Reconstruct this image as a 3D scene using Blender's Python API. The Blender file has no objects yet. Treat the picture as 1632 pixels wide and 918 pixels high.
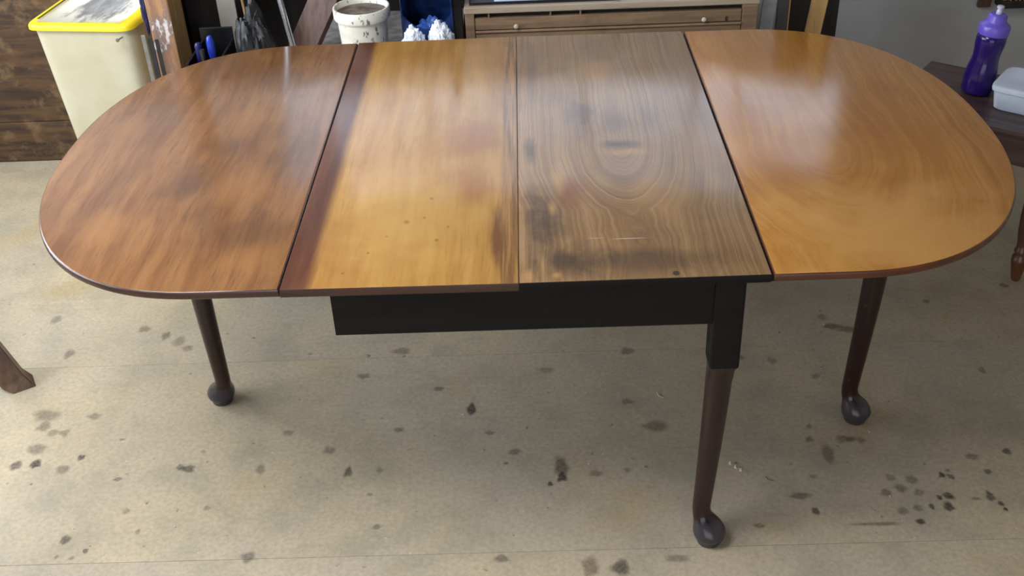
import bpy, bmesh, math, random
from mathutils import Vector, Matrix, noise
random.seed(7)
SC = bpy.context.scene
COL = SC.collection

# ------------------------------------------------------------------ camera
F_PX, YAW, PITCH, ROLL = 1730.42, -0.0243, 0.5838, -0.0450
CAM = Vector((0.0174, -1.6626, 1.8068))
fw = Vector((math.sin(YAW)*math.cos(PITCH), math.cos(YAW)*math.cos(PITCH), -math.sin(PITCH)))
rt = Vector((math.cos(YAW), -math.sin(YAW), 0)); up = rt.cross(fw)
r2 = rt*math.cos(ROLL)+up*math.sin(ROLL); u2 = -rt*math.sin(ROLL)+up*math.cos(ROLL)
cam_d = bpy.data.cameras.new('camera'); cam_d.sensor_width = 36; cam_d.lens = F_PX/1632*36
cam_d.clip_start = .05
cam = bpy.data.objects.new('camera', cam_d); COL.objects.link(cam)
cam.matrix_world = Matrix(((r2.x, u2.x, -fw.x, CAM.x), (r2.y, u2.y, -fw.y, CAM.y), (r2.z, u2.z, -fw.z, CAM.z), (0, 0, 0, 1)))
SC.camera = cam

# ------------------------------------------------------------------ world, daylight, exposure
w = bpy.data.worlds.new('sky'); SC.world = w; w.use_nodes = True
w.node_tree.nodes['Background'].inputs[0].default_value = (.62, .76, 1, 1)
w.node_tree.nodes['Background'].inputs[1].default_value = .6
SC.view_settings.view_transform = 'Standard'; SC.view_settings.look = 'None'
SC.view_settings.gamma = 1; SC.view_settings.use_curve_mapping = False
SC.view_settings.exposure = 0.0

def daylight(name, loc, direction, sx, sy, power, color):
    d = bpy.data.lights.new(name, 'AREA'); d.shape = 'RECTANGLE'; d.size = sx; d.size_y = sy
    d.energy = power; d.color = color
    o = bpy.data.objects.new(name, d); COL.objects.link(o); o.location = loc
    o.rotation_euler = Vector(direction).to_track_quat('-Z', 'Y').to_euler()
    return o
# daylight entering by the side window, the window over the bench, the roof light and the open workshop door
daylight('daylight_side_window', (-2.84, .55, 1.56), (1, 0, 0), 2.7, 1.44, 130, (.82, .90, 1))
daylight('daylight_bench_window', (.20, 2.39, 1.56), (0, -1, 0), 2.24, .98, 11, (.80, .87, 1))
daylight('daylight_door', (0, -3.24, 1.15), (0, 1, 0), 2.9, 2.1, 32, (.97, .97, .97))
daylight('daylight_roof_light', (-1.25, -.35, 2.66), (0, 0, -1), 1.3, 1.3, 75, (.93, .96, 1))

# ------------------------------------------------------------------ node helpers
def lin(c):
    r = []
    for v in c:
        v = v/255
        r.append(v/12.92 if v <= .04045 else ((v+.055)/1.055)**2.4)
    return (*r, 1)
class NT:
    def __init__(s, name):
        s.mat = bpy.data.materials.new(name); s.mat.use_nodes = True
        s.t = s.mat.node_tree; s.b = s.t.nodes['Principled BSDF']; s.out = s.t.nodes['Material Output']
        s.tc = s.t.nodes.new('ShaderNodeTexCoord').outputs['Object']
    def set(s, sock, v):
        if isinstance(v, bpy.types.NodeSocket): s.t.links.new(v, sock)
        else:
            if isinstance(v, tuple) and len(v) == 3 and len(sock.default_value) == 4: v = (*v, 1)
            sock.default_value = v
    def n(s, typ, **kw):
        nd = s.t.nodes.new(typ)
        for k, v in kw.items(): setattr(nd, k, v)
        return nd
    def m(s, op, a, b=0.0, c=None, clamp=False):
        nd = s.n('ShaderNodeMath', operation=op, use_clamp=clamp)
        s.set(nd.inputs[0], a); s.set(nd.inputs[1], b)
        if c is not None: s.set(nd.inputs[2], c)
        return nd.outputs[0]
    def xyz(s, vec=None):
        nd = s.n('ShaderNodeSeparateXYZ'); s.set(nd.inputs[0], vec or s.tc); return nd.outputs
    def vec(s, x, y, z=0.0):
        nd = s.n('ShaderNodeCombineXYZ')
        for i, v in enumerate((x, y, z)): s.set(nd.inputs[i], v)
        return nd.outputs[0]
    def scale(s, sc, vec=None, off=(0, 0, 0)):
        nd = s.n('ShaderNodeMapping'); s.set(nd.inputs['Vector'], vec or s.tc)
        nd.inputs['Scale'].default_value = sc; nd.inputs['Location'].default_value = off
        return nd.outputs[0]
    def noise(s, sc, vec=None, detail=4, rough=.55, dist=0.0, off=(0, 0, 0)):
        if not isinstance(sc, tuple): sc = (sc,)*3
        nd = s.n('ShaderNodeTexNoise'); s.set(nd.inputs['Vector'], s.scale(sc, vec, off))
        nd.inputs['Scale'].default_value = 1; nd.inputs['Detail'].default_value = detail
        nd.inputs['Roughness'].default_value = rough; nd.inputs['Distortion'].default_value = dist
        return nd.outputs['Fac']
    def ramp(s, v, a, b, lo=0.0, hi=1.0):
        nd = s.n('ShaderNodeMapRange', interpolation_type='SMOOTHSTEP'); s.set(nd.inputs[0], v)
        for i, x in enumerate((a, b, lo, hi)): s.set(nd.inputs[i+1], x)
        return nd.outputs[0]
    def mix(s, f, a, b, mode='MIX'):
        nd = s.n('ShaderNodeMix', data_type='RGBA', blend_type=mode)
        s.set(nd.inputs[0], f); s.set(nd.inputs[6], a); s.set(nd.inputs[7], b); return nd.outputs[2]
    def blob(s, xy, cx, cy, rx, ry, inner=.3, outer=1.0, amt=1.0, wob=None, rot=0.0):
        """soft patch of stain, amount 0..amt; wob is a noise socket that frays its edge"""
        dx = s.m('SUBTRACT', xy[0], cx); dy = s.m('SUBTRACT', xy[1], cy)
        if rot:
            c, q = math.cos(rot), math.sin(rot)
            ax = s.m('ADD', s.m('MULTIPLY', dx, c), s.m('MULTIPLY', dy, q))
            ay = s.m('SUBTRACT', s.m('MULTIPLY', dy, c), s.m('MULTIPLY', dx, q)); dx, dy = ax, ay
        dx = s.m('DIVIDE', dx, rx); dy = s.m('DIVIDE', dy, ry)
        d = s.m('SQRT', s.m('ADD', s.m('MULTIPLY', dx, dx), s.m('MULTIPLY', dy, dy)))
        if wob is not None: d = s.m('ADD', d, s.m('MULTIPLY', s.m('SUBTRACT', wob, .5), 1.6))
        return s.ramp(d, inner, outer, amt, 0.0)
    def bump(s, h, strength=.2, dist=.002):
        nd = s.n('ShaderNodeBump'); nd.inputs['Strength'].default_value = strength
        nd.inputs['Distance'].default_value = dist; s.set(nd.inputs['Height'], h)
        s.t.links.new(nd.outputs[0], s.b.inputs['Normal'])
    def done(s, color=None, rough=None, metal=None, spec=None, coat=None, coat_rough=.1):
        if color is not None: s.set(s.b.inputs['Base Color'], color)
        if rough is not None: s.set(s.b.inputs['Roughness'], rough)
        if metal is not None: s.b.inputs['Metallic'].default_value = metal
        if spec is not None: s.b.inputs['Specular IOR Level'].default_value = spec
        if coat is not None:
            s.b.inputs['Coat Weight'].default_value = coat; s.b.inputs['Coat Roughness'].default_value = coat_rough
        return s.mat

def plain(name, c, rough=.5, metal=0.0, var=.12, sc=14, c2=None, spec=None, bump=0.0):
    t = NT(name); f = t.noise(sc, detail=5)
    a = lin(c); b = lin(c2) if c2 else tuple(v*(1-var*2.2) for v in a[:3])+(1,)
    col = t.mix(t.ramp(f, .3, .72), b, a)
    if bump: t.bump(t.noise(sc*4, detail=4), bump)
    return t.done(col, t.ramp(f, .2, .8, min(1, rough+.08), max(.03, rough-.06)), metal, spec)
def wood(name, ca, cb, axis=0, rough=.5, fine=60, along=3, worn=None, worn_amt=.5, bump=.12, spec=.5, wsc=9):
    """timber with its grain running along the given axis"""
    t = NT(name)
    sc = [fine]*3; sc[axis] = along
    g = t.noise(tuple(sc), detail=6, dist=.6)
    s2 = [fine*4]*3; s2[axis] = along*5
    f = t.noise(tuple(s2), detail=3)
    col = t.mix(t.ramp(g, .3, .7), lin(ca), lin(cb))
    col = t.mix(t.ramp(f, .55, .8, 0, .45), col, tuple(v*.35 for v in lin(ca)[:3]))
    if worn:
        wv = t.noise(wsc, detail=6, rough=.65)
        col = t.mix(t.ramp(wv, .5, .68, 0, worn_amt), col, lin(worn))
    t.bump(g, bump)
    return t.done(col, t.ramp(g, .2, .8, rough+.1, rough-.05), spec=spec)

# ------------------------------------------------------------------ mesh helpers
def tag(o, label=None, cat=None, group=None, kind=None):
    if label: o['label'] = label
    if cat: o['category'] = cat
    if group: o['group'] = group
    if kind: o['kind'] = kind
    return o
def empty(name, loc, label, cat, group=None, rz=0.0):
    o = bpy.data.objects.new(name, None); COL.objects.link(o); o.location = loc
    o.rotation_euler = (0, 0, rz); o.empty_display_size = .05
    return tag(o, label, cat, group)
def finish(name, bm, mats, parent=None, loc=None, world=True, smooth=False, angle=40):
    """link bm as ONE mesh object; vertices given in world space are moved into the parent's (or loc's) space"""
    bmesh.ops.recalc_face_normals(bm, faces=bm.faces)
    org = Vector((0, 0, 0))
    if parent is not None and world:
        inv = Matrix.Identity(4); p = parent; chain = []
        while p is not None: chain.append(p); p = p.parent
        for q in reversed(chain): inv = inv @ Matrix.LocRotScale(q.location, q.rotation_euler, q.scale)
        bm.transform(inv.inverted())
    elif loc is not None:
        bm.transform(Matrix.Translation(-Vector(loc)))
    me = bpy.data.meshes.new(name); bm.to_mesh(me); bm.free()
    for mt in (mats if isinstance(mats, (list, tuple)) else [mats]): me.materials.append(mt)
    if smooth:
        me.shade_smooth()
        me.set_sharp_from_angle(angle=math.radians(angle))
    o = bpy.data.objects.new(name, me); COL.objects.link(o)
    if parent is not None: o.parent = parent
    elif loc is not None: o.location = loc
    return o
def add_box(bm, lo, hi, bevel=0.0, M=None, seg=2):
    r = bmesh.ops.create_cube(bm, size=1)
    vs = r['verts']
    for v in vs:
        v.co = Vector(((lo[i]+hi[i])/2+v.co[i]*(hi[i]-lo[i]) for i in range(3)))
    if bevel:
        es = list({e for v in vs for e in v.link_edges})
        rr = bmesh.ops.bevel(bm, geom=es, offset=bevel, segments=seg, affect='EDGES', profile=.6)
        vs = list({v for f in rr['faces'] for v in f.verts} | {v for v in vs if v.is_valid})
    if M is not None:
        for v in vs: v.co = M @ v.co
    return vs
def box(name, lo, hi, mat, parent=None, bevel=.002, loc=None, M=None, smooth=False, world=True):
    bm = bmesh.new(); add_box(bm, lo, hi, bevel, M)
    return finish(name, bm, mat, parent, loc, world, smooth)
def loft(bm, rings, cap=True):
    """rings: lists of equal numbers of points"""
    vr = [[bm.verts.new(p) for p in r] for r in rings]
    n = len(vr[0])
    for a, b in zip(vr, vr[1:]):
        for i in range(n): bm.faces.new((a[i], a[(i+1) % n], b[(i+1) % n], b[i]))
    if cap:
        bm.faces.new(list(reversed(vr[0]))); bm.faces.new(vr[-1])
    return vr
def ring(cx, cy, z, rx, ry=None, n=24, ex=2.0, rot=0.0):
    ry = rx if ry is None else ry; out = []
    for i in range(n):
        a = 2*math.pi*i/n; c, s = math.cos(a), math.sin(a)
        x = math.copysign(abs(c)**(2/ex), c)*rx; y = math.copysign(abs(s)**(2/ex), s)*ry
        out.append((cx+x*math.cos(rot)-y*math.sin(rot), cy+x*math.sin(rot)+y*math.cos(rot), z))
    return out
def lathe(bm, prof, c=(0, 0, 0), n=28, M=None, cap=True):
    rs = [[Vector(p) for p in ring(0, 0, z, r, n=n)] for r, z in prof]
    rs = [[(M @ p if M is not None else p)+Vector(c) for p in r] for r in rs]
    return loft(bm, rs, cap)
def tube(bm, pts, r, n=14, cap=True):
    pts = [Vector(p) for p in pts]; rs = []
    rr = r if isinstance(r, (list, tuple)) else [r]*len(pts)
    ref = Vector((0.3, .9, .2))
    for i, p in enumerate(pts):
        d = (pts[min(i+1, len(pts)-1)]-pts[max(i-1, 0)]).normalized()
        a = d.cross(ref).normalized(); b = d.cross(a)
        rs.append([p+(a*math.cos(2*math.pi*k/n)+b*math.sin(2*math.pi*k/n))*rr[i] for k in range(n)])
    return loft(bm, rs, cap)
def lean(a, b, wdir):
    """matrix: local z from a to b, local x near wdir"""
    a = Vector(a); z = (Vector(b)-a); L = z.length; z.normalize()
    x = Vector(wdir); x = (x-z*x.dot(z)).normalized(); y = z.cross(x)
    return Matrix(((x.x, y.x, z.x, a.x), (x.y, y.y, z.y, a.y), (x.z, y.z, z.z, a.z), (0, 0, 0, 1))), L

# ================================================================== materials of the setting
def floor_mat(name, seed):
    t = NT(name); p = t.xyz()
    big = t.noise(1.3, detail=5, off=(seed, 0, 0)); mid = t.noise(6, detail=6, rough=.62, off=(0, seed, 0))
    fine = t.noise(90, detail=4, rough=.7); streak = t.noise((3, 26, 3), detail=5, rough=.6, off=(seed, seed, 0))
    c = t.mix(t.ramp(big, .3, .7), lin((174, 162, 142)), lin((188, 171, 140)))
    c = t.mix(t.ramp(mid, .42, .68, 0, .42), c, lin((140, 135, 118)))
    c = t.mix(t.ramp(t.noise(3.1, detail=6, off=(4, seed, 2)), .54, .74, 0, .5), c, lin((176, 150, 100)))
    c = t.mix(t.ramp(streak, .55, .78, 0, .35), c, lin((188, 180, 158)))
    c = t.mix(t.ramp(fine, .3, .75, 0, .34), c, lin((112, 103, 88)))
    specks = t.noise(38, detail=2, rough=.5, off=(seed, 3, 1))
    c = t.mix(t.ramp(specks, .70, .78, 0, .75), c, lin((92, 86, 76)))
    pale = t.noise(70, detail=1, off=(seed, 9, 5))
    c = t.mix(t.ramp(pale, .755, .80, 0, .6), c, lin((206, 203, 192)))
    t.bump(fine, .1, .001)
    return t.done(c, t.ramp(mid, .3, .7, .62, .45), spec=.35)
M_FLOORS = [floor_mat('worn_floor_covering', i*3.7) for i in range(2)]
M_WALLGREY = plain('grey_wall_paint', (176, 176, 177), .75, sc=5, c2=(164, 164, 166), bump=.05)
M_PLASTER = plain('pale_plaster', (196, 190, 178), .85, sc=4, c2=(176, 170, 158))
M_CEIL = plain('ceiling_boards', (150, 146, 138), .85, sc=3)
M_FRAME = wood('painted_window_wood', (205, 200, 190), (222, 218, 208), 2, .5)
M_SUB = plain('dark_subfloor', (92, 84, 70), .9)

# ================================================================== the room
X0, X1, Y0, Y1, H = -2.8, 2.9, -3.2, 2.3, 2.6
fl = tag(box('floor', (X0-.1, Y0-.1, -.1), (X1+.1, Y1+.1, -.006), M_SUB, bevel=0), kind='structure')
rows = [Y0, -1.2, .015, .742, 1.96, Y1]
for i, (a, b) in enumerate(zip(rows, rows[1:])):
    box('floor_sheet', (X0, a+.0004, -.006), (X1, b-.0004, 0), M_FLOORS[i % 2], fl, bevel=.0006)
def wall(name, quads, mat):
    bm = bmesh.new()
    for lo, hi in quads: add_box(bm, lo, hi)
    return tag(finish(name, bm, mat), kind='structure')
bw = (-.94, 1.34, 1.12, 2.06)     # bench window: x0 x1 z0 z1
wall('wall_back', [((X0, Y1, -.1), (bw[0], Y1+.1, H)), ((bw[1], Y1, -.1), (X1, Y1+.1, H)),
                   ((bw[0], Y1, -.1), (bw[1], Y1+.1, bw[2])), ((bw[0], Y1, bw[3]), (bw[1], Y1+.1, H))], M_WALLGREY)
lw = (-.8, 1.9, .84, 2.28)        # side window: y0 y1 z0 z1
wall('wall_left', [((X0-.1, Y0, -.1), (X0, lw[0], H)), ((X0-.1, lw[1], -.1), (X0, Y1+.1, H)),
                   ((X0-.1, lw[0], -.1), (X0, lw[1], lw[2])), ((X0-.1, lw[0], lw[3]), (X0, lw[1], H))], M_PLASTER)
wall('wall_right', [((X1, Y0, -.1), (X1+.1, Y1+.1, H))], M_PLASTER)
wall('wall_front', [((X0, Y0-.1, -.1), (-1.5, Y0, H)), ((1.5, Y0-.1, -.1), (X1, Y0, H)), ((-1.5, Y0-.1, 2.2), (1.5, Y0, H))], M_PLASTER)
rl = (-1.92, -.58, -1.02, .32)     # roof light: x0 x1 y0 y1
wall('ceiling', [((X0-.1, Y0-.1, H), (rl[0], Y1+.1, H+.1)), ((rl[1], Y0-.1, H), (X1+.1, Y1+.1, H+.1)),
                 ((rl[0], Y0-.1, H), (rl[1], rl[2], H+.1)), ((rl[0], rl[3], H), (rl[1], Y1+.1, H+.1))], M_CEIL)
def window(name, axis, plane, a0, a1, z0, z1, nm, transom=None):
    root = bpy.data.objects.new(name, None); COL.objects.link(root)
    c = (a0+a1)/2; root.location = (plane, c, z0) if axis == 'x' else (c, plane, z0)
    tag(root, kind='structure')
    def bar(nmz, a, b, lo, hi, d=.03):
        if axis == 'x': box(nmz, (plane-d, a, lo), (plane+d, b, hi), M_FRAME, root, .004)
        else: box(nmz, (a, plane-d, lo), (b, plane+d, hi), M_FRAME, root, .004)
    bar('window_frame', a0, a0+.05, z0, z1); bar('window_frame', a1-.05, a1, z0, z1)
    bar('window_frame', a0+.05, a1-.05, z1-.05, z1); bar('window_sill', a0-.04, a1+.04, z0-.03, z0+.03, .07)
    if transom: bar('transom', a0+.05, a1-.05, transom-.015, transom+.015, .02)
    for k in range(1, nm):
        q = a0+(a1-a0)*k/nm; bar('glazing_bar', q-.012, q+.012, z0+.03, z1-.05, .02)
window('window_1', 'x', X0+.0, lw[0], lw[1], lw[2], lw[3], 3)
window('window_2', 'y', Y1+.02, bw[0], bw[1], bw[2], bw[3], 4, transom=1.66)

# ------------------------------------------------------------------ stains trodden and dripped on the floor
def stain_mat(name, c, rough=.5):
    t = NT(name)
    at = t.n('ShaderNodeAttribute', attribute_name='amount').outputs['Fac']
    nz = t.noise(140, detail=4, rough=.7)
    a = t.m('MULTIPLY', at, t.ramp(nz, .25, .6, .45, 1.0))
    tr = t.n('ShaderNodeBsdfTransparent'); mx = t.n('ShaderNodeMixShader')
    t.done(lin(c), rough)
    t.t.links.new(a, mx.inputs[0]); t.t.links.new(tr.outputs[0], mx.inputs[1]); t.t.links.new(t.b.outputs[0], mx.inputs[2])
    t.t.links.new(mx.outputs[0], t.out.inputs[0])
    return t.mat
STAINS = [(-1.273,.534,.037,.023),(-1.231,.463,.017,.015),(-1.265,.489,.02,.02),(-1.249,.402,.026,.019),(-1.282,.343,.016,.016),(-1.233,.345,.013,.014),(-1.158,.324,.017,.016),(-1.201,.462,.015,.015),(-1.125,.366,.01,.012),(-1.008,.283,.012,.007),(-1.144,.524,.02,.013),(-.865,.319,.011,.011),(-.843,.312,.019,.011),(-.664,.304,.011,.018),(-.82,.374,.006,.007),(-1.071,.087,.01,.015),(-1.011,.052,.007,.009),(-1.035,.031,.006,.006),(-1.072,.036,.006,.006),(-.637,.019,.018,.017),(-.154,.509,.013,.023),(-.336,.436,.013,.01),(-.505,.365,.017,.014),(-.447,.287,.012,.02),(-.371,.288,.009,.011),(-.385,.207,.007,.006),(.07,.281,.018,.035),(.069,.248,.013,.017),(.041,.224,.007,.008),(.227,.264,.009,.009),(.312,.42,.034,.021),(.151,.256,.018,.011),(.713,.298,.015,.031),(.765,.353,.021,.014),(.681,.356,.012,.011),(.64,.113,.011,.012),(.78,.352,.012,.011),(.804,.347,.012,.011),(.814,.166,.013,.014),(.839,.213,.013,.012),(.851,.179,.014,.014),(.883,.205,.014,.016),(.889,.163,.013,.012),(.836,.106,.013,.015),(.87,.114,.011,.012),(.864,.073,.01,.009),(.958,.219,.009,.01),(.977,.212,.009,.01),(.977,.233,.006,.006),(.952,.151,.013,.012),(.942,.115,.011,.014),(.929,.146,.007,.008),(.903,.117,.007,.01),(1.069,.225,.01,.01),(1.045,.147,.011,.016),(1.06,.121,.008,.008),(1.138,.292,.01,.011),(1.064,.103,.006,.006),(1.011,.139,.011,.006),(1.051,.278,.018,.011),(.769,.069,.055,.006),(.119,-.036,.019,.028),(.186,-.039,.019,.021),(.616,.164,.026,.012),(.659,.225,.009,.008),(.505,.073,.014,.009),(.692,.403,.008,.009),(.85,.825,.024,.015),(.889,.808,.028,.015),(.834,.872,.012,.015),(.571,.693,.013,.011),(.653,.675,.015,.016),(.52,.64,.01,.011),(1.192,.607,.01,.013),(1.397,1.002,.013,.013),(1.147,.934,.011,.009),(.754,.602,.013,.011),(-1.049,.879,.013,.019),(-1.004,.846,.018,.024),(-.969,.814,.015,.015),(-1.306,.802,.018,.021),(-1.404,.977,.015,.02),(-1.401,1.254,.018,.023),(-1.123,.914,.017,.016),(-.358,.768,.025,.015),(-.451,.66,.017,.014),(.042,.663,.024,.014),(-.243,.596,.015,.011),(.269,.737,.021,.017),(-.106,.414,.014,.01),(-.043,.341,.015,.011),(-.618,.436,.016,.012),(-.765,.176,.009,.008),(-.957,.173,.009,.01),(-.908,.106,.007,.008),(-.359,.101,.01,.008),(-.072,-.003,.019,.011),(.311,-.016,.027,.012),(.25,.521,.016,.013)]
DARK = {15, 16, 26, 27, 28, 35, 46, 47, 49, 50, 51, 52, 53, 54, 55, 56, 57, 45, 20, 23, 4, 5, 8, 12, 62}
BROWN = {60, 61, 67, 68}
def stains(name, items, mat, dens):
    bm = bmesh.new(); lay = bm.verts.layers.float.new('amount')
    for k, (x, y, rx, ry) in enumerate(items):
        n = 18; sd = random.random()*50; am = dens*random.uniform(.7, 1.1); z = .0006+.00002*(k % 20)
        c = bm.verts.new((x, y, z)); c[lay] = am; rr = []
        for f, v in ((.62, am), (1.2, 0.0)):
            r = []
            for i in range(n):
                a = 2*math.pi*i/n; q = 1+.5*noise.noise((math.cos(a)*1.3+sd, math.sin(a)*1.3, sd))
                vv = bm.verts.new((x+math.cos(a)*rx*f*q, y+math.sin(a)*ry*f*q, z)); vv[lay] = v; r.append(vv)
            rr.append(r)
        for i in range(n):
            j = (i+1) % n; bm.faces.new((c, rr[0][i], rr[0][j])); bm.faces.new((rr[0][i], rr[1][i], rr[1][j], rr[0][j]))
    return tag(finish(name, bm, mat, fl), kind='stuff')
stains('pale_drip_stains', [s for i, s in enumerate(STAINS) if i not in DARK and i not in BROWN], stain_mat('faded_drips', (90, 82, 74)), .40)
stains('dark_drip_stains', [s for i, s in enumerate(STAINS) if i in DARK], stain_mat('oil_drips', (58, 54, 50)), .66)
stains('brown_smears', [s for i, s in enumerate(STAINS) if i in BROWN], stain_mat('polish_smears', (104, 82, 54)), .5)

# ================================================================== THE TABLE
TB = Vector((0, .625, 0)); TH = .72; TT = .0175; DEP = 1.25
table = empty('drop_leaf_table', TB, 'long oval wooden dining table with two raised leaves and dark pad-foot legs', 'table')
def boards(name, base, light, dark, fine=55, along=2.6, rough=.34, warp=.10, fig=None):
    """start a polished board: returns the node helper, its coordinates (table space) and the grain colour"""
    t = NT(name); p = t.xyz()
    px = p[0]; py = t.m('ADD', p[1], .625)
    wv = t.noise((2.2, 1.2, 1), detail=3)
    gx = t.m('ADD', px, t.m('MULTIPLY', wv, warp))
    if fig:      # arched figure: growth rings cut so that they close in a U in front of the eye
        dx = t.m('DIVIDE', t.m('SUBTRACT', px, fig[0]), fig[2]); dy = t.m('MAXIMUM', t.m('MINIMUM', t.m('SUBTRACT', py, fig[1]), 0.0), -fig[3])
        rr = t.m('SQRT', t.m('ADD', t.m('MULTIPLY', dx, dx), t.m('MULTIPLY', dy, dy)))
        gx = t.m('ADD', rr, t.m('MULTIPLY', t.noise((3.2, 2.4, 1), detail=4), warp))
    gv = t.vec(gx, py, 0.0)
    g1 = t.noise((fine, along, 1), gv, detail=6, rough=.6)
    g2 = t.noise((fine*5, along*6, 1), gv, detail=3, rough=.6)
    cloud = t.noise((4.2, 3.0, 1), detail=5, rough=.6)
    c = t.mix(t.ramp(g1, .32, .70), lin(base), lin(light))
    c = t.mix(t.ramp(cloud, .40, .72, 0, .45), c, lin(dark))
    c = t.mix(t.ramp(g2, .50, .74, 0, .45), c, lin(dark))
    g3 = t.noise((fine*2.2, along*3, 1), gv, detail=5, rough=.65, off=(7, 3, 0))
    c = t.mix(t.ramp(g3, .52, .72, 0, .38), c, lin(light))
    c = t.mix(t.ramp(t.noise(150, detail=3, rough=.7), .58, .74, 0, .4), c, lin(dark))
    return t, (px, py), gv, c, g1, g2
def finish_top(t, c, g1, rough=.34):
    sm = t.noise((9, 7, 1), detail=5, rough=.65)
    r = t.ramp(sm, .3, .72, rough-.03, rough+.04)
    return t.done(c, r, spec=.5)

def m_left_leaf():
    t, xy, gv, c, g1, g2 = boards('worn_brown_mahogany', (112, 73, 43), (136, 95, 58), (76, 51, 36), 34, 2.0)
    wob = t.noise((26, 8, 1), detail=5, rough=.6)
    for (x, y, rx, ry, a) in [(-.72,.45,.09,.13,.55),(-.56,.22,.12,.11,.5),(-.50,.55,.07,.22,.42),(-.70,.62,.07,.07,.35),(-.85,.85,.14,.16,.25),(-.62,1.0,.13,.10,.3),(-.66,.30,.05,.08,.4),(-.90,.40,.06,.2,.25)]:
        c = t.mix(t.blob(xy, x, y, rx, ry, .1, 1.1, a, wob), c, lin((68, 48, 37)))
    for (x, y, rx, ry, a) in [(-.85,.25,.10,.10,.4),(-.60,.42,.08,.12,.3),(-.95,.72,.06,.12,.3),(-.66,.75,.07,.12,.32),(-.52,.10,.07,.08,.4)]:
        c = t.mix(t.blob(xy, x, y, rx, ry, .1, 1.1, a, wob), c, lin((154, 106, 62)))
    return finish_top(t, c, g1, .18)
def m_left_board():
    t, xy, gv, c, g1, g2 = boards('sunned_golden_mahogany', (152, 107, 50), (170, 129, 67), (132, 87, 42), 30, 1.8, warp=.06)
    wob = t.noise((40, 5, 1), detail=5, rough=.6)
    wob2 = t.noise((9, 9, 1), detail=5, rough=.6)
    c = t.mix(t.blob(xy, -.24, .25, .16, .30, .1, 1.2, .5, wob2), c, lin((182, 143, 78)))
    for (x, y, rx, ry, a) in [(-.13,.60,.085,.14,.65),(-.09,.63,.05,.08,.5),(-.10,.36,.05,.08,.6),(-.13,.44,.07,.07,.4),(-.30,1.15,.12,.08,.25)]:
        c = t.mix(t.blob(xy, x, y, rx, ry, .15, 1.1, a, wob2), c, lin((140, 88, 38)))
    # dark band left unbleached along the hinge, and the dark strip by the middle joint
    e = t.m('ADD', xy[0], t.m('MULTIPLY', t.m('SUBTRACT', t.noise((1, 3, 1), detail=4), .5), .014))
    band = t.ramp(e, -.412, -.386, .93, 0.0)
    c = t.mix(band, c, t.mix(t.ramp(g1, .3, .7), lin((62, 30, 24)), lin((90, 50, 38))))
    c = t.mix(t.blob(xy, -.048, .16, .020, .16, .3, 1.1, .85, wob), c, lin((92, 58, 38)))
    e2 = t.m('ADD', xy[0], t.m('MULTIPLY', t.m('SUBTRACT', t.noise((3, 9, 1), detail=5), .5), .03))
    st = t.noise((160, 5, 1), detail=4, rough=.6)
    c = t.mix(t.ramp(e2, -.052, -.036, 0, .85), c, t.mix(t.ramp(st, .35, .68), lin((104, 74, 46)), lin((160, 118, 70))))
    for (x, y, r) in [(-.235,.235,.008),(-.20,.25,.004),(-.30,.12,.003),(-.17,.16,.004),(-.34,.05,.004),(-.19,.33,.004),(-.15,.21,.003),(-.27,.18,.003)]:
        c = t.mix(t.blob(xy, x, y, r, r*1.4, .1, 1.3, .6, wob2), c, lin((96, 62, 30)))
    return finish_top(t, c, g1, .17)
def m_right_board():
    t, xy, gv, c, g1, g2 = boards('greyed_figured_mahogany', (122, 92, 62), (150, 118, 82), (90, 68, 50), 40, .9, warp=.13, fig=(.222, .56, .36, .30))
    wob = t.noise((14, 7, 1), detail=5, rough=.62)
    xs = t.noise((120, .9, 1), gv, detail=5, rough=.6, off=(2, 5, 0))
    c = t.mix(t.ramp(xs, .50, .68, 0, .30), c, lin((170, 134, 92)))
    c = t.mix(t.ramp(xs, .34, .46, .24, 0), c, lin((84, 62, 46)))
    for (x, y, rx, ry, a, k) in [(.217,.555,.055,.030,.75,0),(.145,.70,.05,.13,.75,1),(.018,.53,.02,.10,.7,1),(.045,.22,.05,.17,.9,1),(.08,.07,.10,.08,.8,1),(.30,.68,.03,.10,.35,1),(.02,.20,.022,.24,.65,1),(.10,.34,.04,.10,.7,2),(.22,.68,.07,.12,.5,1),(.03,.95,.02,.3,.35,1),(.24,.06,.2,.06,.55,1)]:
        c = t.mix(t.blob(xy, x, y, rx, ry, .1, 1.1, a, wob), c, lin([(50, 40, 35), (58, 48, 43), (104, 58, 32)][k]))
    for (x, y, rx, ry, a) in [(.225,.515,.06,.022,.55),(.075,.40,.022,.10,.5),(.06,.27,.014,.05,.6),(.19,1.0,.07,.10,.4),(.30,.30,.10,.16,.3),(.40,.45,.03,.35,.25),(.008,.02,.012,.03,.6),(.06,.02,.012,.015,.6),(.035,.06,.008,.06,.5)]:
        c = t.mix(t.blob(xy, x, y, rx, ry, .1, 1.1, a, wob), c, lin((168, 128, 80)))
    # pale scuff lines
    c = t.mix(t.blob(xy, .205, .143, .045, .0022, .3, 1.1, .5), c, lin((186, 178, 168)))
    c = t.mix(t.blob(xy, .140, .148, .022, .0020, .3, 1.1, .35), c, lin((176, 166, 150)))
    c = t.mix(t.blob(xy, .279, .014, .008, .010, .6, 1.0, .85), c, lin((44, 46, 52)))
    return finish_top(t, c, g1, .17)
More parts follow.
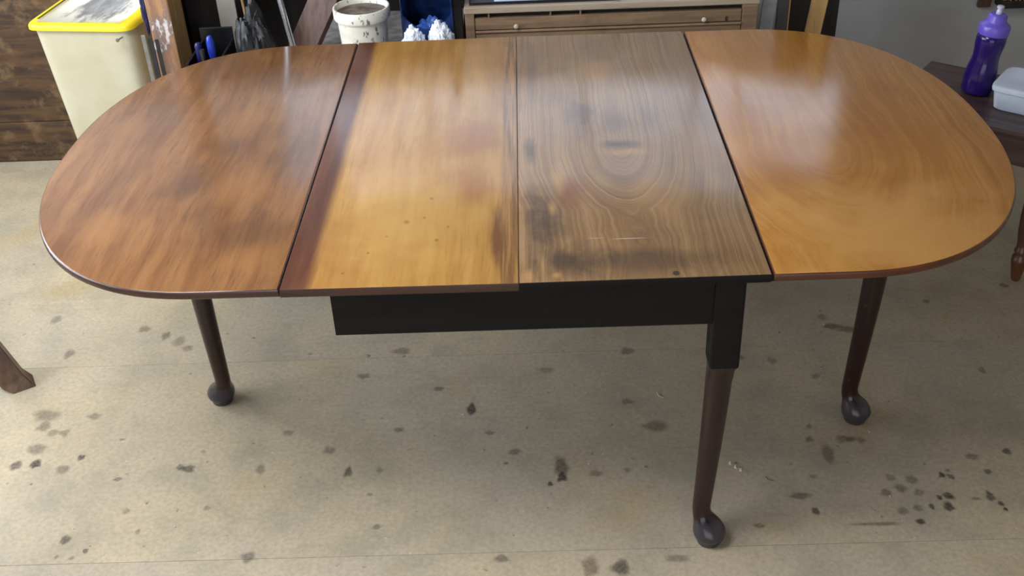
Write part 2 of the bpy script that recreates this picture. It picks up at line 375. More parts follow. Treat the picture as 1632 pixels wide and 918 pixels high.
def m_right_leaf():
    t, xy, gv, c, g1, g2 = boards('golden_brown_mahogany', (154, 100, 38), (174, 122, 54), (132, 80, 30), 26, 1.0, warp=.18, fig=(.66, .50, .50, .40))
    wob = t.noise((7, 6, 1), detail=4, rough=.6)
    xs = t.noise((70, .8, 1), gv, detail=5, rough=.6, off=(2, 5, 0))
    c = t.mix(t.ramp(xs, .50, .70, 0, .20), c, lin((196, 146, 76)))
    for (x, y, rx, ry, a) in [(.57,.42,.12,.14,.5),(.85,.55,.2,.16,.35),(.80,.78,.15,.14,.3),(.62,1.05,.2,.16,.35)]:
        c = t.mix(t.blob(xy, x, y, rx, ry, .1, 1.1, a, wob), c, lin((146, 90, 30)))
    c = t.mix(t.blob(xy, .74, .14, .36, .26, .2, 1.1, .75, wob), c, lin((186, 138, 80)))
    return finish_top(t, c, g1, .18)
M_EDGE = wood('dark_polished_edge', (50, 30, 24), (70, 44, 34), 0, .30, 40, 4)
M_EDGE_R = wood('red_brown_edge', (74, 40, 26), (96, 54, 32), 0, .32, 40, 4)
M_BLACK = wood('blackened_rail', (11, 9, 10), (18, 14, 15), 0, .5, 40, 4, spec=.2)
def m_leg():
    t = NT('dark_polished_leg'); p = t.xyz(); g = t.noise((40, 40, 4), detail=6, dist=.6); w1 = t.noise(30, detail=5, rough=.65)
    c = t.mix(t.ramp(g, .3, .7), lin((24, 10, 11)), lin((42, 18, 17)))
    c = t.mix(t.ramp(w1, .62, .70, 0, .4), c, lin((74, 46, 40)))
    # bluish grey sheen of daylight painted into the colour of the feet
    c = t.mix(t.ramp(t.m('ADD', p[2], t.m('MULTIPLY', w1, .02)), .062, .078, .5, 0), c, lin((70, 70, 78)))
    return t.done(c, t.ramp(w1, .3, .7, .17, .28))
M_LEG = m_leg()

def slab(name, outline, mats, parent, z1=TH, th=TT, bev=.003, lip=None, label=None):
    """plank with rounded arrises; mats = (top, edge)"""
    bm = bmesh.new()
    vs = [bm.verts.new((x, y, z1-th)) for x, y in outline]
    f = bm.faces.new(vs)
    r = bmesh.ops.extrude_face_region(bm, geom=[f])
    for v in r['geom']:
        if isinstance(v, bmesh.types.BMVert): v.co.z = z1
    bmesh.ops.recalc_face_normals(bm, faces=bm.faces)
    es = [e for e in bm.edges if abs(e.verts[0].co.z-e.verts[1].co.z) < 1e-6]
    bmesh.ops.bevel(bm, geom=es, offset=bev, segments=3, affect='EDGES', profile=.5)
    bm.normal_update()
    for fc in bm.faces: fc.material_index = 0 if fc.normal.z > .9 else 1
    if lip:
        vs = add_box(bm, *lip)
        for v in vs:
            for fc in v.link_faces: fc.material_index = 1
    o = finish(name, bm, list(mats), parent, smooth=True, angle=30)
    if label: o['label'] = label
    return o
S = .452; J = -.010
slab('top_board', [(-S+.001, 0), (J-.0003, -.003), (J-.0003, DEP+.004), (-S+.001, DEP)], (m_left_board(), M_EDGE), table, bev=.0012,
     lip=((-S-.012, .004, TH-TT), (-S+.004, DEP-.004, TH-.009)), label='golden faded middle board with a dark band along its hinge side')
slab('top_board', [(J+.0003, -.003), (S-.001, 0), (S-.001, DEP), (J+.0003, DEP+.004)], (m_right_board(), M_BLACK), table, bev=.0012,
     lip=((S-.004, .004, TH-TT), (S+.012, DEP-.004, TH-.009)), label='greyish brown middle board with ring figure')
def leaf_outline(sg, gap):
    C, A, B, EX = .600, .458, DEP/2, 2.25
    pts = [(sg*(S+gap), 0), (sg*C, 0)]
    for i in range(1, 64):
        a = -math.pi/2+math.pi*i/64; c, s = math.cos(a), math.sin(a)
        pts.append((sg*(C+A*abs(c)**(2/EX)), B+math.copysign(abs(s)**(2/EX), s)*B))
    pts += [(sg*C, DEP), (sg*(S+gap), DEP)]
    return pts
slab('leaf', leaf_outline(-1, .0015), (m_left_leaf(), M_EDGE), table, bev=.0055, label='mottled brown rounded leaf, the darker of the two')
slab('leaf', leaf_outline(1, .0042), (m_right_leaf(), M_EDGE_R), table, bev=.005, label='golden brown rounded leaf, the lighter of the two')
# frame under the top
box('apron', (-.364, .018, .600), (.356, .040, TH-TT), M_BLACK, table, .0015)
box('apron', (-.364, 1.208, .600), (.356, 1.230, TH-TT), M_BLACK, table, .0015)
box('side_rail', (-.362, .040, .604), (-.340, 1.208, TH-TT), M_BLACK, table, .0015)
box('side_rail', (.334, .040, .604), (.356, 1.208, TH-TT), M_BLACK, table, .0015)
def leg(cx, cy, fd, rot=0.0):
    """square at the head, tapering round shank, pad foot turned towards fd"""
    fd = Vector((fd[0], fd[1], 0)).normalized(); bm = bmesh.new(); rings = []
    def R_(z, r, off=0.0, ex=2.0, ry=None):
        c = Vector((cx, cy, 0))+fd*off; rings.append(ring(c.x, c.y, z, r, ry, 32, ex, rot))
    R_(TH-TT, .0290, 0, 14); R_(.505, .0290, 0, 14); R_(.497, .0288, 0, 12); R_(.491, .0278, 0, 5); R_(.484, .0274, -.001, 2.6)
    for k in range(1, 10):
        f = k/9; R_(.484-(.484-.090)*f, .0274-.0078*f, -.003-.017*f**1.4, 2.0)
    for z, r, o in [(.074,.0200,-.0185),(.064,.0225,-.0135),(.056,.0270,-.006),(.048,.0315,.000),(.038,.0350,.004),(.028,.0362,.006),(.019,.0340,.006),(.0155,.0300,.006),(.0135,.0285,.006),(.004,.0275,.006),(0,.026,.006)]:
        R_(z, r, o)
    loft(bm, rings)
    for f in bm.faces: f.material_index = 1 if f.calc_center_median().z > .495 else 0
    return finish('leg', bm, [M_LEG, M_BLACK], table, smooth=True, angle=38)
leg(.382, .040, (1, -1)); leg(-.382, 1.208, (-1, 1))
LL = (-.812, .572); RL = (.806, .432)
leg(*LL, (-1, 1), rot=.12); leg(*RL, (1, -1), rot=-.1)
for (lx, ly), px in ((LL, -.352), (RL, .346)):
    sg = -1 if lx < 0 else 1
    M, L = lean((px+sg*.015, ly+.02 if sg < 0 else ly-.02, .65), (lx-sg*.02, ly, .65), (0, 0, 1))
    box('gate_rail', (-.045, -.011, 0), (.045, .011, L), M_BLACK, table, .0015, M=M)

# ================================================================== things behind and beside
M_PLANK = wood('dirty_dark_planks', (48, 32, 22), (92, 66, 42), 0, .5, 34, 4, worn=(126, 100, 66), worn_amt=.6, wsc=14)
M_DARKWOOD = wood('blackish_bench_wood', (26, 20, 17), (42, 32, 26), 2, .6, 30, 3)
M_TRESTLE = wood('brown_trestle_wood', (62, 40, 26), (92, 64, 44), 2, .42, 40, 3, worn=(120, 92, 70), worn_amt=.35)
M_POSTWOOD = wood('bare_pine', (186, 142, 88), (210, 168, 110), 2, .6, 34, 3, worn=(104, 74, 46), worn_amt=.5)
M_TANWOOD = wood('tan_timber', (160, 124, 74), (184, 148, 94), 2, .6, 34, 3)
M_DRAWER = wood('brown_drawer_wood', (116, 92, 70), (146, 120, 94), 0, .5, 40, 3, worn=(98, 74, 56), worn_amt=.4)
M_DRAWERTOP = wood('pale_worn_top', (150, 132, 112), (172, 156, 136), 0, .5, 40, 3)
M_REDWOOD = wood('red_brown_turned_wood', (70, 40, 26), (104, 62, 38), 2, .28, 36, 3)
M_PURPLEWOOD = wood('purplish_brown_top', (60, 43, 41), (84, 63, 60), 0, .36, 30, 3)
M_STEEL = plain('scratched_steel', (190, 192, 198), .28, 1.0, sc=30)
M_DARKSTEEL = plain('dull_dark_steel', (92, 94, 98), .35, 1.0, sc=20)
M_CREAM = plain('cream_bin_plastic', (196, 190, 166), .42, sc=5, c2=(182, 173, 142))
M_BLACKP = plain('black_plastic', (18, 18, 21), .3, sc=20)
M_SCREW = plain('dull_screw', (150, 148, 140), .4, .8, sc=40)

# --- plank cupboard at the left, on the floor
pc = empty('plank_cupboard', (-1.95, 2.17, 0), 'dark dirty plank-fronted wooden cupboard standing behind the cream bin', 'cupboard')
box('carcass', (-2.66, 2.07, 0), (-1.24, 2.28, .98), M_DARKWOOD, pc, .003)
for a, b in zip([.004, .163, .70], [.1615, .6985, .98]):
    box('plank', (-2.66, 2.045+random.uniform(0, .004), a), (-1.24, 2.0695, b), M_PLANK, pc, .004)

# --- cream waste bin with a yellow lid
def m_lid():
    t = NT('yellow_lid_plastic'); p = t.xyz(); w1 = t.noise(22, detail=6, rough=.7)
    xy = (p[0], p[1])
    c = t.mix(t.ramp(w1, .4, .7, 0, .25), lin((240, 214, 30)), lin((226, 186, 16)))
    fr = t.noise((40, 14, 10), detail=5, rough=.7)
    dxx = t.m('ABSOLUTE', t.m('ADD', p[0], .01)); dyy = t.m('ABSOLUTE', t.m('SUBTRACT', p[1], .03))
    d = t.m('MAXIMUM', t.m('DIVIDE', dxx, .150), t.m('DIVIDE', dyy, .178))
    d = t.m('ADD', d, t.m('MULTIPLY', t.m('SUBTRACT', fr, .5), .25))
    c = t.mix(t.ramp(d, .88, 1.0, .96, 0), c, lin((240, 238, 222)))
    g = t.noise((34, 8, 8), detail=6, rough=.7)
    gm = t.blob(xy, .012, .03, .115, .19, .55, 1.0, .92, g)
    c = t.mix(gm, c, t.mix(t.ramp(g, .35, .7), lin((112, 112, 118)), lin((172, 172, 172))))
    return t.done(c, .45)
BA = -.135; bc = Vector((-1.37, 1.65, 0))
wb = empty('waste_bin', (-1.378, 1.825, 0), 'cream plastic waste bin with scuffed yellow lid', 'bin', rz=BA)
bm = bmesh.new()
loft(bm, [ring(q, 0, z, a, b, 48, 9) for z, a, b, q in [(0,.136,.150,.030),(.01,.141,.155,.029),(.30,.153,.158,.016),(.642,.168,.161,.001),(.644,.168,.161,.001)]])
finish('body', bm, M_CREAM, wb, world=False, smooth=True, angle=50)
bm = bmesh.new()
loft(bm, [ring(0, 0, z, a, b, 48, 10) for z, a, b in [(.641,.177,.172),(.6415,.180,.175),(.653,.180,.175),(.658,.177,.172),(.661,.170,.165),(.661,.152,.150),(.657,.149,.147)]])
lid = finish('lid', bm, m_lid(), wb, world=False, smooth=True, angle=50)
box('lid_groove', (-.160, -.12, .6605), (-.153, .14, .6625), plain('groove_olive', (96, 84, 30), .6), lid, .0005, world=False)  # thin strip on the lid rim, darker than the yellow around it
bm = bmesh.new()
tube(bm, [(.138, -.158, .618), (.138, -.190, .620)], .0022, 8); tube(bm, [(.138, -.190, .620), (.138, -.193, .620)], .006, 10)
finish('screw', bm, M_SCREW, wb, world=False)

# --- steel strips standing between the bin and the timber post
for i, (a, b, wd, mt, lb) in enumerate([
        ((-1.178, 1.60, 0), (-1.178, 1.60, .640), .013, M_STEEL, 'bright thin steel strip standing against the cream bin'),
        ((-1.163, 1.618, 0), (-1.165, 1.618, .622), .016, M_DARKSTEEL, 'dull steel strip, middle one of three beside the bin'),
        ((-1.148, 1.635, 0), (-1.151, 1.635, .612), .012, M_DARKSTEEL, 'dark steel strip standing next to the worn timber post')]):
    M, L = lean(a, b, (1, .25, 0))
    bm = bmesh.new(); add_box(bm, (-wd/2, -.002, 0), (wd/2, .002, L), .0008, M)
    tag(finish('steel_strip', bm, mt, loc=a), lb, 'metal strip', 'steel strips beside the bin')

# --- worn timber post
def m_postface():
    t = NT('painted_worn_timber'); g = t.noise((40, 40, 4), detail=6, dist=.5); w1 = t.noise((20, 20, 8), detail=6, rough=.65, off=(3, 1, 2))
    c = t.mix(t.ramp(g, .3, .7), lin((142, 102, 70)), lin((178, 136, 98)))
    c = t.mix(t.ramp(w1, .47, .55, 0, .8), c, lin((124, 104, 102)))
    c = t.mix(t.ramp(w1, .545, .60, 0, .9), c, lin((214, 208, 204)))
    t.bump(w1, .3, .003)
    return t.done(c, t.ramp(w1, .4, .7, .6, .25))
bm = bmesh.new(); add_box(bm, (-1.172, 1.66, 0), (-1.100, 1.80, 2.0), .004)
bm.normal_update()
for f in bm.faces: f.material_index = 0 if f.normal.y < -.6 else 1
tp = finish('timber_post', bm, [m_postface(), M_POSTWOOD], loc=(-1.136, 1.73, 0))
tag(tp, 'thick upright timber post with worn paint beside the bin', 'post')
# blue cloth hanging at the post
def crumple(name, c, r, mat, seed, amp=.35, fr=2.2, sub=4, loc=None, parent=None, flat=None):
    bm = bmesh.new(); bmesh.ops.create_icosphere(bm, subdivisions=sub, radius=1)
    for v in bm.verts:
        d = v.co.normalized()
        k = 1+amp*noise.noise(d*fr+Vector((seed, 0, 0)))+amp*.7*(abs(noise.noise(d*fr*2.3+Vector((0, seed, 0))))-.25)+amp*.3*noise.noise(d*fr*6+Vector((0, 0, seed)))
        q = Vector((d.x*r[0], d.y*r[1], d.z*r[2]))*k+Vector(c)
        if flat is not None and q.z < flat: q.z = flat
        v.co = q
    return finish(name, bm, mat, parent, loc=loc, smooth=True, angle=30)
M_BLUECLOTH = plain('dark_blue_cloth', (44, 44, 92), .8, sc=20)
cl = crumple('blue_cloth', (-1.186, 1.69, .69), (.012, .018, .07), M_BLUECLOTH, 3.1, loc=(-1.186, 1.69, .62))
tag(cl, 'dark blue cloth hanging between the yellow lid and the timber post', 'cloth')

# --- dark bench with its shadowy underside
wbn = empty('workbench', (-.60, 2.05, 0), 'dark wooden workbench whose black underside shows behind the bucket', 'workbench')
box('bench_top', (-1.04, 1.78, .86), (-.19, 2.28, .91), M_DARKWOOD, wbn, .004)
box('back_panel', (-1.238, 2.262, .0), (-.19, 2.28, .86), M_DARKWOOD, wbn, .002)
box('leg', (-1.04, 2.19, 0), (-.975, 2.255, .86), M_DARKWOOD, wbn, .003); box('leg', (-.255, 2.19, 0), (-.19, 2.255, .86), M_DARKWOOD, wbn, .003)
box('shelf', (-1.035, 1.87, .34), (-.76, 2.18, .365), M_DARKWOOD, wbn, .002)
M_PALE = plain('pale_board', (176, 170, 158), .7, sc=8)
M, L = lean((-1.018, 2.02, .366), (-1.045, 2.12, .76), (1, 0, 0))
tag(box('pale_board', (-.032, -.006, 0), (.032, .006, L), M_PALE, loc=(-1.018, 2.02, .366), M=M, bevel=.001), 'small pale grey board leaning in the dark under the workbench', 'board')
M, L = lean((-.95, 2.02, .366), (-.985, 2.08, .78), (1, 0, 0))
bm = bmesh.new(); tube(bm, [M @ Vector((0, 0, 0)), M @ Vector((0, 0, L))], .005, 10)
tag(finish('thin_stick', bm, M_TANWOOD, loc=(-.95, 2.02, .366), smooth=True), 'thin pale stick standing in the dark beneath the workbench', 'stick')
# black sack
def m_sack():
    t = NT('black_sack_plastic'); n1 = t.noise(40, detail=6, rough=.7)
    t.bump(n1, .5, .006)
    return t.done(t.mix(t.ramp(n1, .55, .75, 0, .5), lin((22, 21, 25)), lin((78, 76, 78))), .38)
M_SACK = m_sack()
sk = crumple('black_sack', (-.832, 1.62, .34), (.085, .09, .37), M_SACK, 8.4, .13, 2.0, 5, loc=(-.832, 1.62, 0), flat=0)
tag(sk, 'crumpled black plastic sack standing behind the mottled leaf', 'sack')
bx_ = empty('black_crate', (-.945, 1.60, 0), 'black plastic crate on the floor between the timber post and the sack', 'crate')
for nm, lo, hi in [('crate_side', (-1.03, 1.49, 0), (-.925, 1.50, .565)), ('crate_side', (-1.03, 1.70, 0), (-.925, 1.71, .62)), ('crate_side', (-1.03, 1.50, 0), (-1.022, 1.70, .58)), ('crate_side', (-.933, 1.50, 0), (-.925, 1.70, .58)), ('crate_bottom', (-1.022, 1.50, 0), (-.933, 1.70, .46))]:
    box(nm, lo, hi, M_BLACKP, bx_, .002)
M_BLUEP = plain('blue_handle_plastic', (32, 56, 168), .3, sc=30)
sd = empty('screwdriver', (-.96, 1.56, .46), 'screwdriver with a bright blue handle standing in the black crate', 'screwdriver')
bm = bmesh.new(); lathe(bm, [(.004,.11),(.010,.115),(.0125,.13),(.0125,.165),(.010,.178),(.006,.184)], (-.960, 1.56, .46), 16); finish('handle', bm, M_BLUEP, sd, smooth=True)
bm = bmesh.new(); lathe(bm, [(.003, 0), (.003, .112)], (-.960, 1.56, .46), 10); finish('blade', bm, M_STEEL, sd, smooth=True)
M_DBLUE = plain('dark_blue_plastic', (26, 28, 84), .35, sc=20)
ch = empty('chisel', (-1.00, 1.56, .46), 'small chisel with a dark blue handle, leftmost tool in the black crate', 'chisel')
bm = bmesh.new(); lathe(bm, [(.008,.09),(.011,.10),(.010,.14),(.0115,.155),(.007,.163)], (-1.00, 1.56, .46), 14); finish('handle', bm, M_DBLUE, ch, smooth=True)
box('blade', (-1.005, 1.558, .46), (-.995, 1.562, .552), M_STEEL, ch, .0008)
bm = bmesh.new(); tube(bm, [(-.982, 1.53, .46), (-.982, 1.53, .612)], .008, 12)
tag(finish('steel_punch', bm, M_DARKSTEEL, loc=(-.982, 1.53, .46), smooth=True), 'grey steel punch between the two blue tool handles', 'tool')

# --- bright metal tube leaning towards the bench
bm = bmesh.new(); tube(bm, [(-.655, 1.43, 0), (-.680, 1.445, .64), (-.703, 1.46, .80), (-.730, 1.50, 1.0)], .0085, 18)
tag(finish('metal_tube', bm, M_STEEL, loc=(-.655, 1.43, 0), smooth=True), 'bright bent metal tube standing just behind the mottled leaf', 'tube')
# --- brown plank leaning
M_LEANPLANK = wood('reddish_plank', (66, 42, 34), (92, 62, 50), 2, .5, 40, 3)
M, L = lean((-.705, 1.67, .525), (-.490, 1.722, .90), (1, -.3, 0))
bm = bmesh.new(); add_box(bm, (-.055, -.012, 0), (.035, .022, L), .002, M)
tag(finish('leaning_plank', bm, M_LEANPLANK, loc=(-.705, 1.69, .5)), 'reddish brown plank leaning between the metal tube and the white bucket', 'plank')

# --- low grey stand with bucket and parts bin
M_GREYB = plain('grey_dusty_board', (178, 174, 170), .6, sc=30, c2=(136, 130, 128))
ls = empty('low_stand', (-.405, 1.65, 0), 'low grey dusty stand carrying the white bucket', 'stand')
box('stand_top', (-.735, 1.475, .478), (-.2, 2.15, .50), M_GREYB, ls, .003)
for x in (-.72, -.24):
    for y in (1.49, 2.10): box('leg', (x, y, 0), (x+.035, y+.035, .478), M_DARKWOOD, ls, .002)
def m_bucket():
    t = NT('white_bucket_plastic'); n1 = t.noise((60, 60, 30), detail=4, rough=.6); n2 = t.noise(14, detail=5)
    c = t.mix(t.ramp(n2, .45, .7, 0, .5), lin((234, 230, 216)), lin((206, 196, 164)))
    c = t.mix(t.ramp(n1, .58, .63, 0, .85), c, lin((96, 88, 72)))
    return t.done(c, .38)
M_BUCKET = m_bucket()
bk = empty('white_bucket', (-.487, 1.60, .50), 'white plastic bucket spattered with paint on the grey stand', 'bucket')
bm = bmesh.new()
lathe(bm, [(.066,0),(.068,.003),(.077,.172),(.086,.174),(.0875,.178),(.0875,.205),(.086,.208),(.082,.208),(.080,.204),(.077,.17),(.070,.05),(.069,.045)], bk.location, 40, cap=True)
finish('bucket_shell', bm, M_BUCKET, bk, smooth=True, angle=40)
bm = bmesh.new(); lathe(bm, [(.0745,.165),(.0785,.190),(.04,.194),(.005,.196)], bk.location, 32); finish('paint_crust', bm, plain('dried_grey_paint', (128, 116, 108), .7, sc=26, c2=(84, 70, 58), bump=.4), bk, smooth=True)
# open-fronted blue parts bin
def m_bluebin():
    t = NT('dark_blue_bin_plastic'); n1 = t.noise(12, detail=4)
    return t.done(t.mix(t.ramp(n1, .35, .7), lin((13, 20, 40)), lin((30, 56, 110))), .22)
M_BB = m_bluebin()
pb = empty('parts_bin', (-.275, 1.60, .50), 'dark blue open-fronted plastic bin beside the bucket', 'storage bin')
box('bin_side', (-.356, 1.50, .502), (-.350, 1.72, .78), M_BB, pb, .002); box('bin_side', (-.206, 1.50, .502), (-.200, 1.72, .78), M_BB, pb, .002)
box('bin_back', (-.350, 1.714, .502), (-.206, 1.72, .78), M_BB, pb, .002); box('bin_floor', (-.356, 1.50, .50), (-.200, 1.72, .505), M_BB, pb, .001)
bm = bmesh.new(); n = 16; top = []; bot = []
for i in range(n+1):
    f = i/n; x = -.350+.144*f; zt = .66+.045*(2*f-1)**2
    top.append((x, zt)); bot.append((x, .505))
for y in (1.500, 1.505):
    pass
va = [[bm.verts.new((x, y, z)) for x, z in pts] for y in (1.500, 1.506) for pts in (bot, top)]
for i in range(n):
    bm.faces.new((va[0][i], va[0][i+1], va[1][i+1], va[1][i])); bm.faces.new((va[2][i], va[3][i], va[3][i+1], va[2][i+1]))
    bm.faces.new((va[1][i], va[1][i+1], va[3][i+1], va[3][i])); bm.faces.new((va[0][i], va[2][i], va[2][i+1], va[0][i+1]))
finish('bin_front', bm, M_BB, pb)
def m_rag():
    t = NT('white_crumpled_paper'); n1 = t.noise(26, detail=6, rough=.6); t.bump(n1, .6, .01)
    return t.done(t.mix(t.ramp(n1, .35, .65), lin((206, 214, 232)), lin((240, 242, 246))), .6)
M_RAG = m_rag()
for (c, r, sd_, lb) in [((-.321, 1.455, .604), (.039, .036, .072), 2.2, 'crumpled white rag, left one hanging over the front of the blue bin'),
                        ((-.235, 1.452, .614), (.039, .036, .082), 5.9, 'crumpled white rag, right one hanging over the front of the blue bin')]:
    tag(crumple('white_rag', c, r, M_RAG, sd_, .26, 2.6, 5, loc=(c[0], c[1], .5)), lb, 'rag', 'rags at the blue bin')
tag(crumple('blue_wrapper', (-.278, 1.58, .62), (.045, .045, .045), plain('shiny_blue_wrapper', (66, 116, 206), .3, sc=20), 4.4, .4, 2.6, 4, loc=(-.275, 1.58, .59)), 'shiny blue crumpled wrapper inside the blue bin', 'wrapper')
tag(box('black_upright_board', (-.1985, 1.505, 0), (-.1715, 1.53, .95), M_BLACKP, loc=(-.185, 1.52, 0), bevel=.002), 'narrow black upright board between the blue bin and the drawer chest', 'board')

# --- drawer chest
dc = empty('drawer_chest', (.272, 1.72, 0), 'low brown wooden drawer chest standing behind the table', 'chest')
cx0, cx1, cy = -.164, .712, 1.50
box('carcass', (cx0, cy+.022, 0), (cx1, 1.95, .700), M_DARKWOOD, dc, .002)
box('chest_top', (cx0-.002, cy-.004, .704), (cx1+.004, 1.96, .724), M_DRAWERTOP, dc, .003)
box('side_post', (cx0, cy, .0), (cx0+.028, cy+.022, .704), M_DRAWER, dc, .002); box('side_post', (cx1-.046, cy, .0), (cx1, cy+.022, .704), M_DRAWER, dc, .002)
for i, (z0, z1) in enumerate([(.652, .688), (.50, .640), (.34, .49), (.18, .33), (.02, .17)]):
    dr = box('drawer', (cx0+.030, cy+.001, z0), (cx1-.048, cy+.020, z1), M_DRAWER, dc, .002)
    if i == 0:
        for x in (-.011, .551):
            bm = bmesh.new(); lathe(bm, [(.003, 0), (.003, .006), (.0065, .009), (.0075, .013), (.005, .017), (.001, .018)], (x, cy+.001, .664), 14, Matrix.Rotation(math.radians(90), 3, 'X'))
            finish('knob', bm, plain('pale_knob', (206, 196, 180), .3, sc=40), dr, smooth=True)
        box('escutcheon', (.616, cy-.001, .652), (.622, cy+.002, .668), M_DARKSTEEL, dr, .0005)
bm = bmesh.new(); tube(bm, [(cx0+.03, cy, .646), (cx1-.048, cy, .646)], .0045, 10); finish('bead_moulding', bm, M_DRAWER, dc, smooth=True)
for x in (-.095, .09, .18): box('slot_divider', (x, cy+.004, .688), (x+.005, cy+.02, .704), M_DRAWER, dc, .0005)
# tray of papers on the chest
tr = empty('document_tray', (.10, 1.65, .724), 'black shallow tray lying on the drawer chest', 'tray')
box('tray_floor', (-.15, 1.515, .724), (.305, 1.83, .728), M_BLACKP, tr, .001)
for lo, hi in [((-.15, 1.515, .728), (.305, 1.519, .733)), ((-.15, 1.826, .728), (.305, 1.83, .78)), ((-.15, 1.519, .728), (-.146, 1.826, .78)), ((.301, 1.519, .728), (.305, 1.826, .78))]:
    box('tray_rim', lo, hi, M_BLACKP, tr, .0008)
M_PAPER = plain('bluish_white_paper', (206, 216, 244), .5, sc=4, var=.04)
bm = bmesh.new(); nx, ny = 24, 10; g = []
for z0 in (0, .006):
    gg = []
    for j in range(ny+1):
        row = []
        for i in range(nx+1):
            fx, fy = i/nx, j/ny; x = -.075+.325*fx; y = 1.5215+.25*fy
            row.append(bm.verts.new((x, y, .7285+z0*(.5+.5*fy)+(.006*abs(math.sin(fx*math.pi*1.5+.4))*(1-fy*.5) if z0 else 0)+.05*max(0, fy-.4)*(1 if z0 else .9))))
        gg.append(row)
    g.append(gg)
for j in range(ny):
    for i in range(nx):
        for k in (0, 1):
            q = (g[k][j][i], g[k][j][i+1], g[k][j+1][i+1], g[k][j+1][i]); bm.faces.new(q if k else q[::-1])
for i in range(nx):
    for j in (0, ny): bm.faces.new((g[0][j][i], g[0][j][i+1], g[1][j][i+1], g[1][j][i]))
for j in range(ny):
    for i in (0, nx): bm.faces.new((g[0][j][i], g[0][j+1][i], g[1][j+1][i], g[1][j][i]))
tag(finish('paper_stack', bm, M_PAPER, loc=(.09, 1.65, .7285), smooth=True), 'bluish white papers lying in the black tray', 'papers')
tag(box('plastic_sleeve', (.40, 1.512, .7243), (.69, 1.72, .7285), plain('blue_white_plastic', (170, 196, 236), .2, sc=9, c2=(96, 128, 190)), loc=(.545, 1.6, .7243), bevel=.001), 'flat pale blue plastic sleeve on the right end of the drawer chest', 'plastic sleeve')

# --- uprights to the right of the chest
M_GALV = plain('galvanised_steel', (176, 178, 188), .45, .6, sc=24)
M, L = lean((.735, 1.60, 0), (.783, 1.62, .90), (1, 0, 0))
tag(box('galvanised_strip', (-.021, -.003, 0), (.021, .003, L), M_GALV, loc=(.735, 1.60, 0), M=M, bevel=.001), 'grey galvanised metal strip leaning at the right end of the drawer chest', 'metal strip')
dp = empty('dark_panel', (.815, 1.62, 0), 'dark narrow glazed panel with pale edges next to the galvanised strip', 'panel')
box('panel', (.798, 1.615, 0), (.832, 1.630, .95), plain('smoky_panel', (74, 70, 76), .3, sc=10), dp, .001)
box('pale_edge', (.832, 1.612, 0), (.8355, 1.632, .95), M_TANWOOD, dp, .0008)
tag(box('black_plank', (.842, 1.66, 0), (1.00, 1.685, .98), M_DARKWOOD, loc=(.92, 1.67, 0), bevel=.002), 'wide blackish plank standing behind the tan batten', 'plank')
M, L = lean((.845, 1.585, 0), (.955, 1.605, .98), (1, 0, 0))
tag(box('tan_batten', (-.022, -.014, 0), (.022, .014, L), M_TANWOOD, loc=(.845, 1.585, 0), M=M, bevel=.002), 'tan timber batten leaning just left of the bare grey wall', 'batten')

# --- low table at the right with bottle and tub
LA = -math.atan2(.61, .79); lo_ = Vector((1.312, 1.145, 0))
lt = empty('low_table', lo_+Vector((0, 0, 0)), 'low dark wooden side table with turned legs beside the right leaf', 'side table', rz=LA)
box('table_top', (-.30, -.006, .435), (.26, .385, .45), M_PURPLEWOOD, lt, .004, world=False)
box('apron', (-.28, .010, .345), (.245, .028, .435), M_PURPLEWOOD, lt, .002, world=False); box('apron', (-.28, .352, .345), (.245, .370, .435), M_PURPLEWOOD, lt, .002, world=False)
box('apron', (-.285, .028, .345), (-.268, .352, .435), M_PURPLEWOOD, lt, .002, world=False); box('apron', (.230, .028, .345), (.248, .352, .435), M_PURPLEWOOD, lt, .002, world=False)
def tleg(u0, n0, u1, n1):
    prof = [(.010,0),(.0135,.006),(.016,.022),(.021,.050),(.0235,.062),(.0225,.074),(.017,.083),(.0195,.090),(.0205,.096),(.016,.103),(.0165,.116),(.0205,.150),(.0225,.20),(.021,.27),(.018,.30),(.022,.31),(.018,.32),(.022,.345),(.022,.435)]
    bm = bmesh.new()
    rs = []
    for r, z in prof:
        f = z/.435; rs.append(ring(u1+(u0-u1)*f, n1+(n0-n1)*f, z, r, n=20))
    loft(bm, rs); finish('leg', bm, M_REDWOOD, lt, world=False, smooth=True, angle=50)
tleg(.150, .040, .172, -.012); tleg(-.262, .055, -.275, .03); tleg(.222, .33, .235, .35); tleg(-.262, .33, -.275, .35)
def m_bottle():
    t = NT('purple_bottle_plastic'); b = t.b
    b.inputs['Transmission Weight'].default_value = .35; b.inputs['IOR'].default_value = 1.45
    return t.done(lin((48, 26, 108)), .1)
bt = empty('drinking_bottle', (1.357, 1.375, .45), 'purple plastic drinking bottle standing on the low side table', 'bottle')
bl = (0, 0, 0)
bm = bmesh.new(); lathe(bm, [(.030,0),(.036,.003),(.0385,.012),(.0390,.05),(.0375,.075),(.0335,.100),(.0320,.115),(.0330,.132),(.0355,.155),(.0360,.172),(.0345,.186),(.031,.190)], bl, 36)
finish('bottle_body', bm, m_bottle(), bt, world=False, smooth=True, angle=60)
M_CAP = plain('violet_cap_plastic', (104, 84, 190), .32, sc=30, var=.05)
bm = bmesh.new(); lathe(bm, [(.031,.188),(.0365,.189),(.0370,.192),(.0370,.214),(.034,.220),(.026,.224),(.0235,.228),(.0225,.246),(.019,.250)], bl, 36)
cp = finish('cap', bm, M_CAP, bt, world=False, smooth=True, angle=40)
bm = bmesh.new(); lathe(bm, [(.007,.249),(.0075,.258),(.006,.262),(.006,.266),(.0085,.268),(.0085,.274),(.004,.276)], bl, 18); finish('spout', bm, plain('clear_spout', (190, 186, 210), .2, sc=30), cp, world=False, smooth=True)
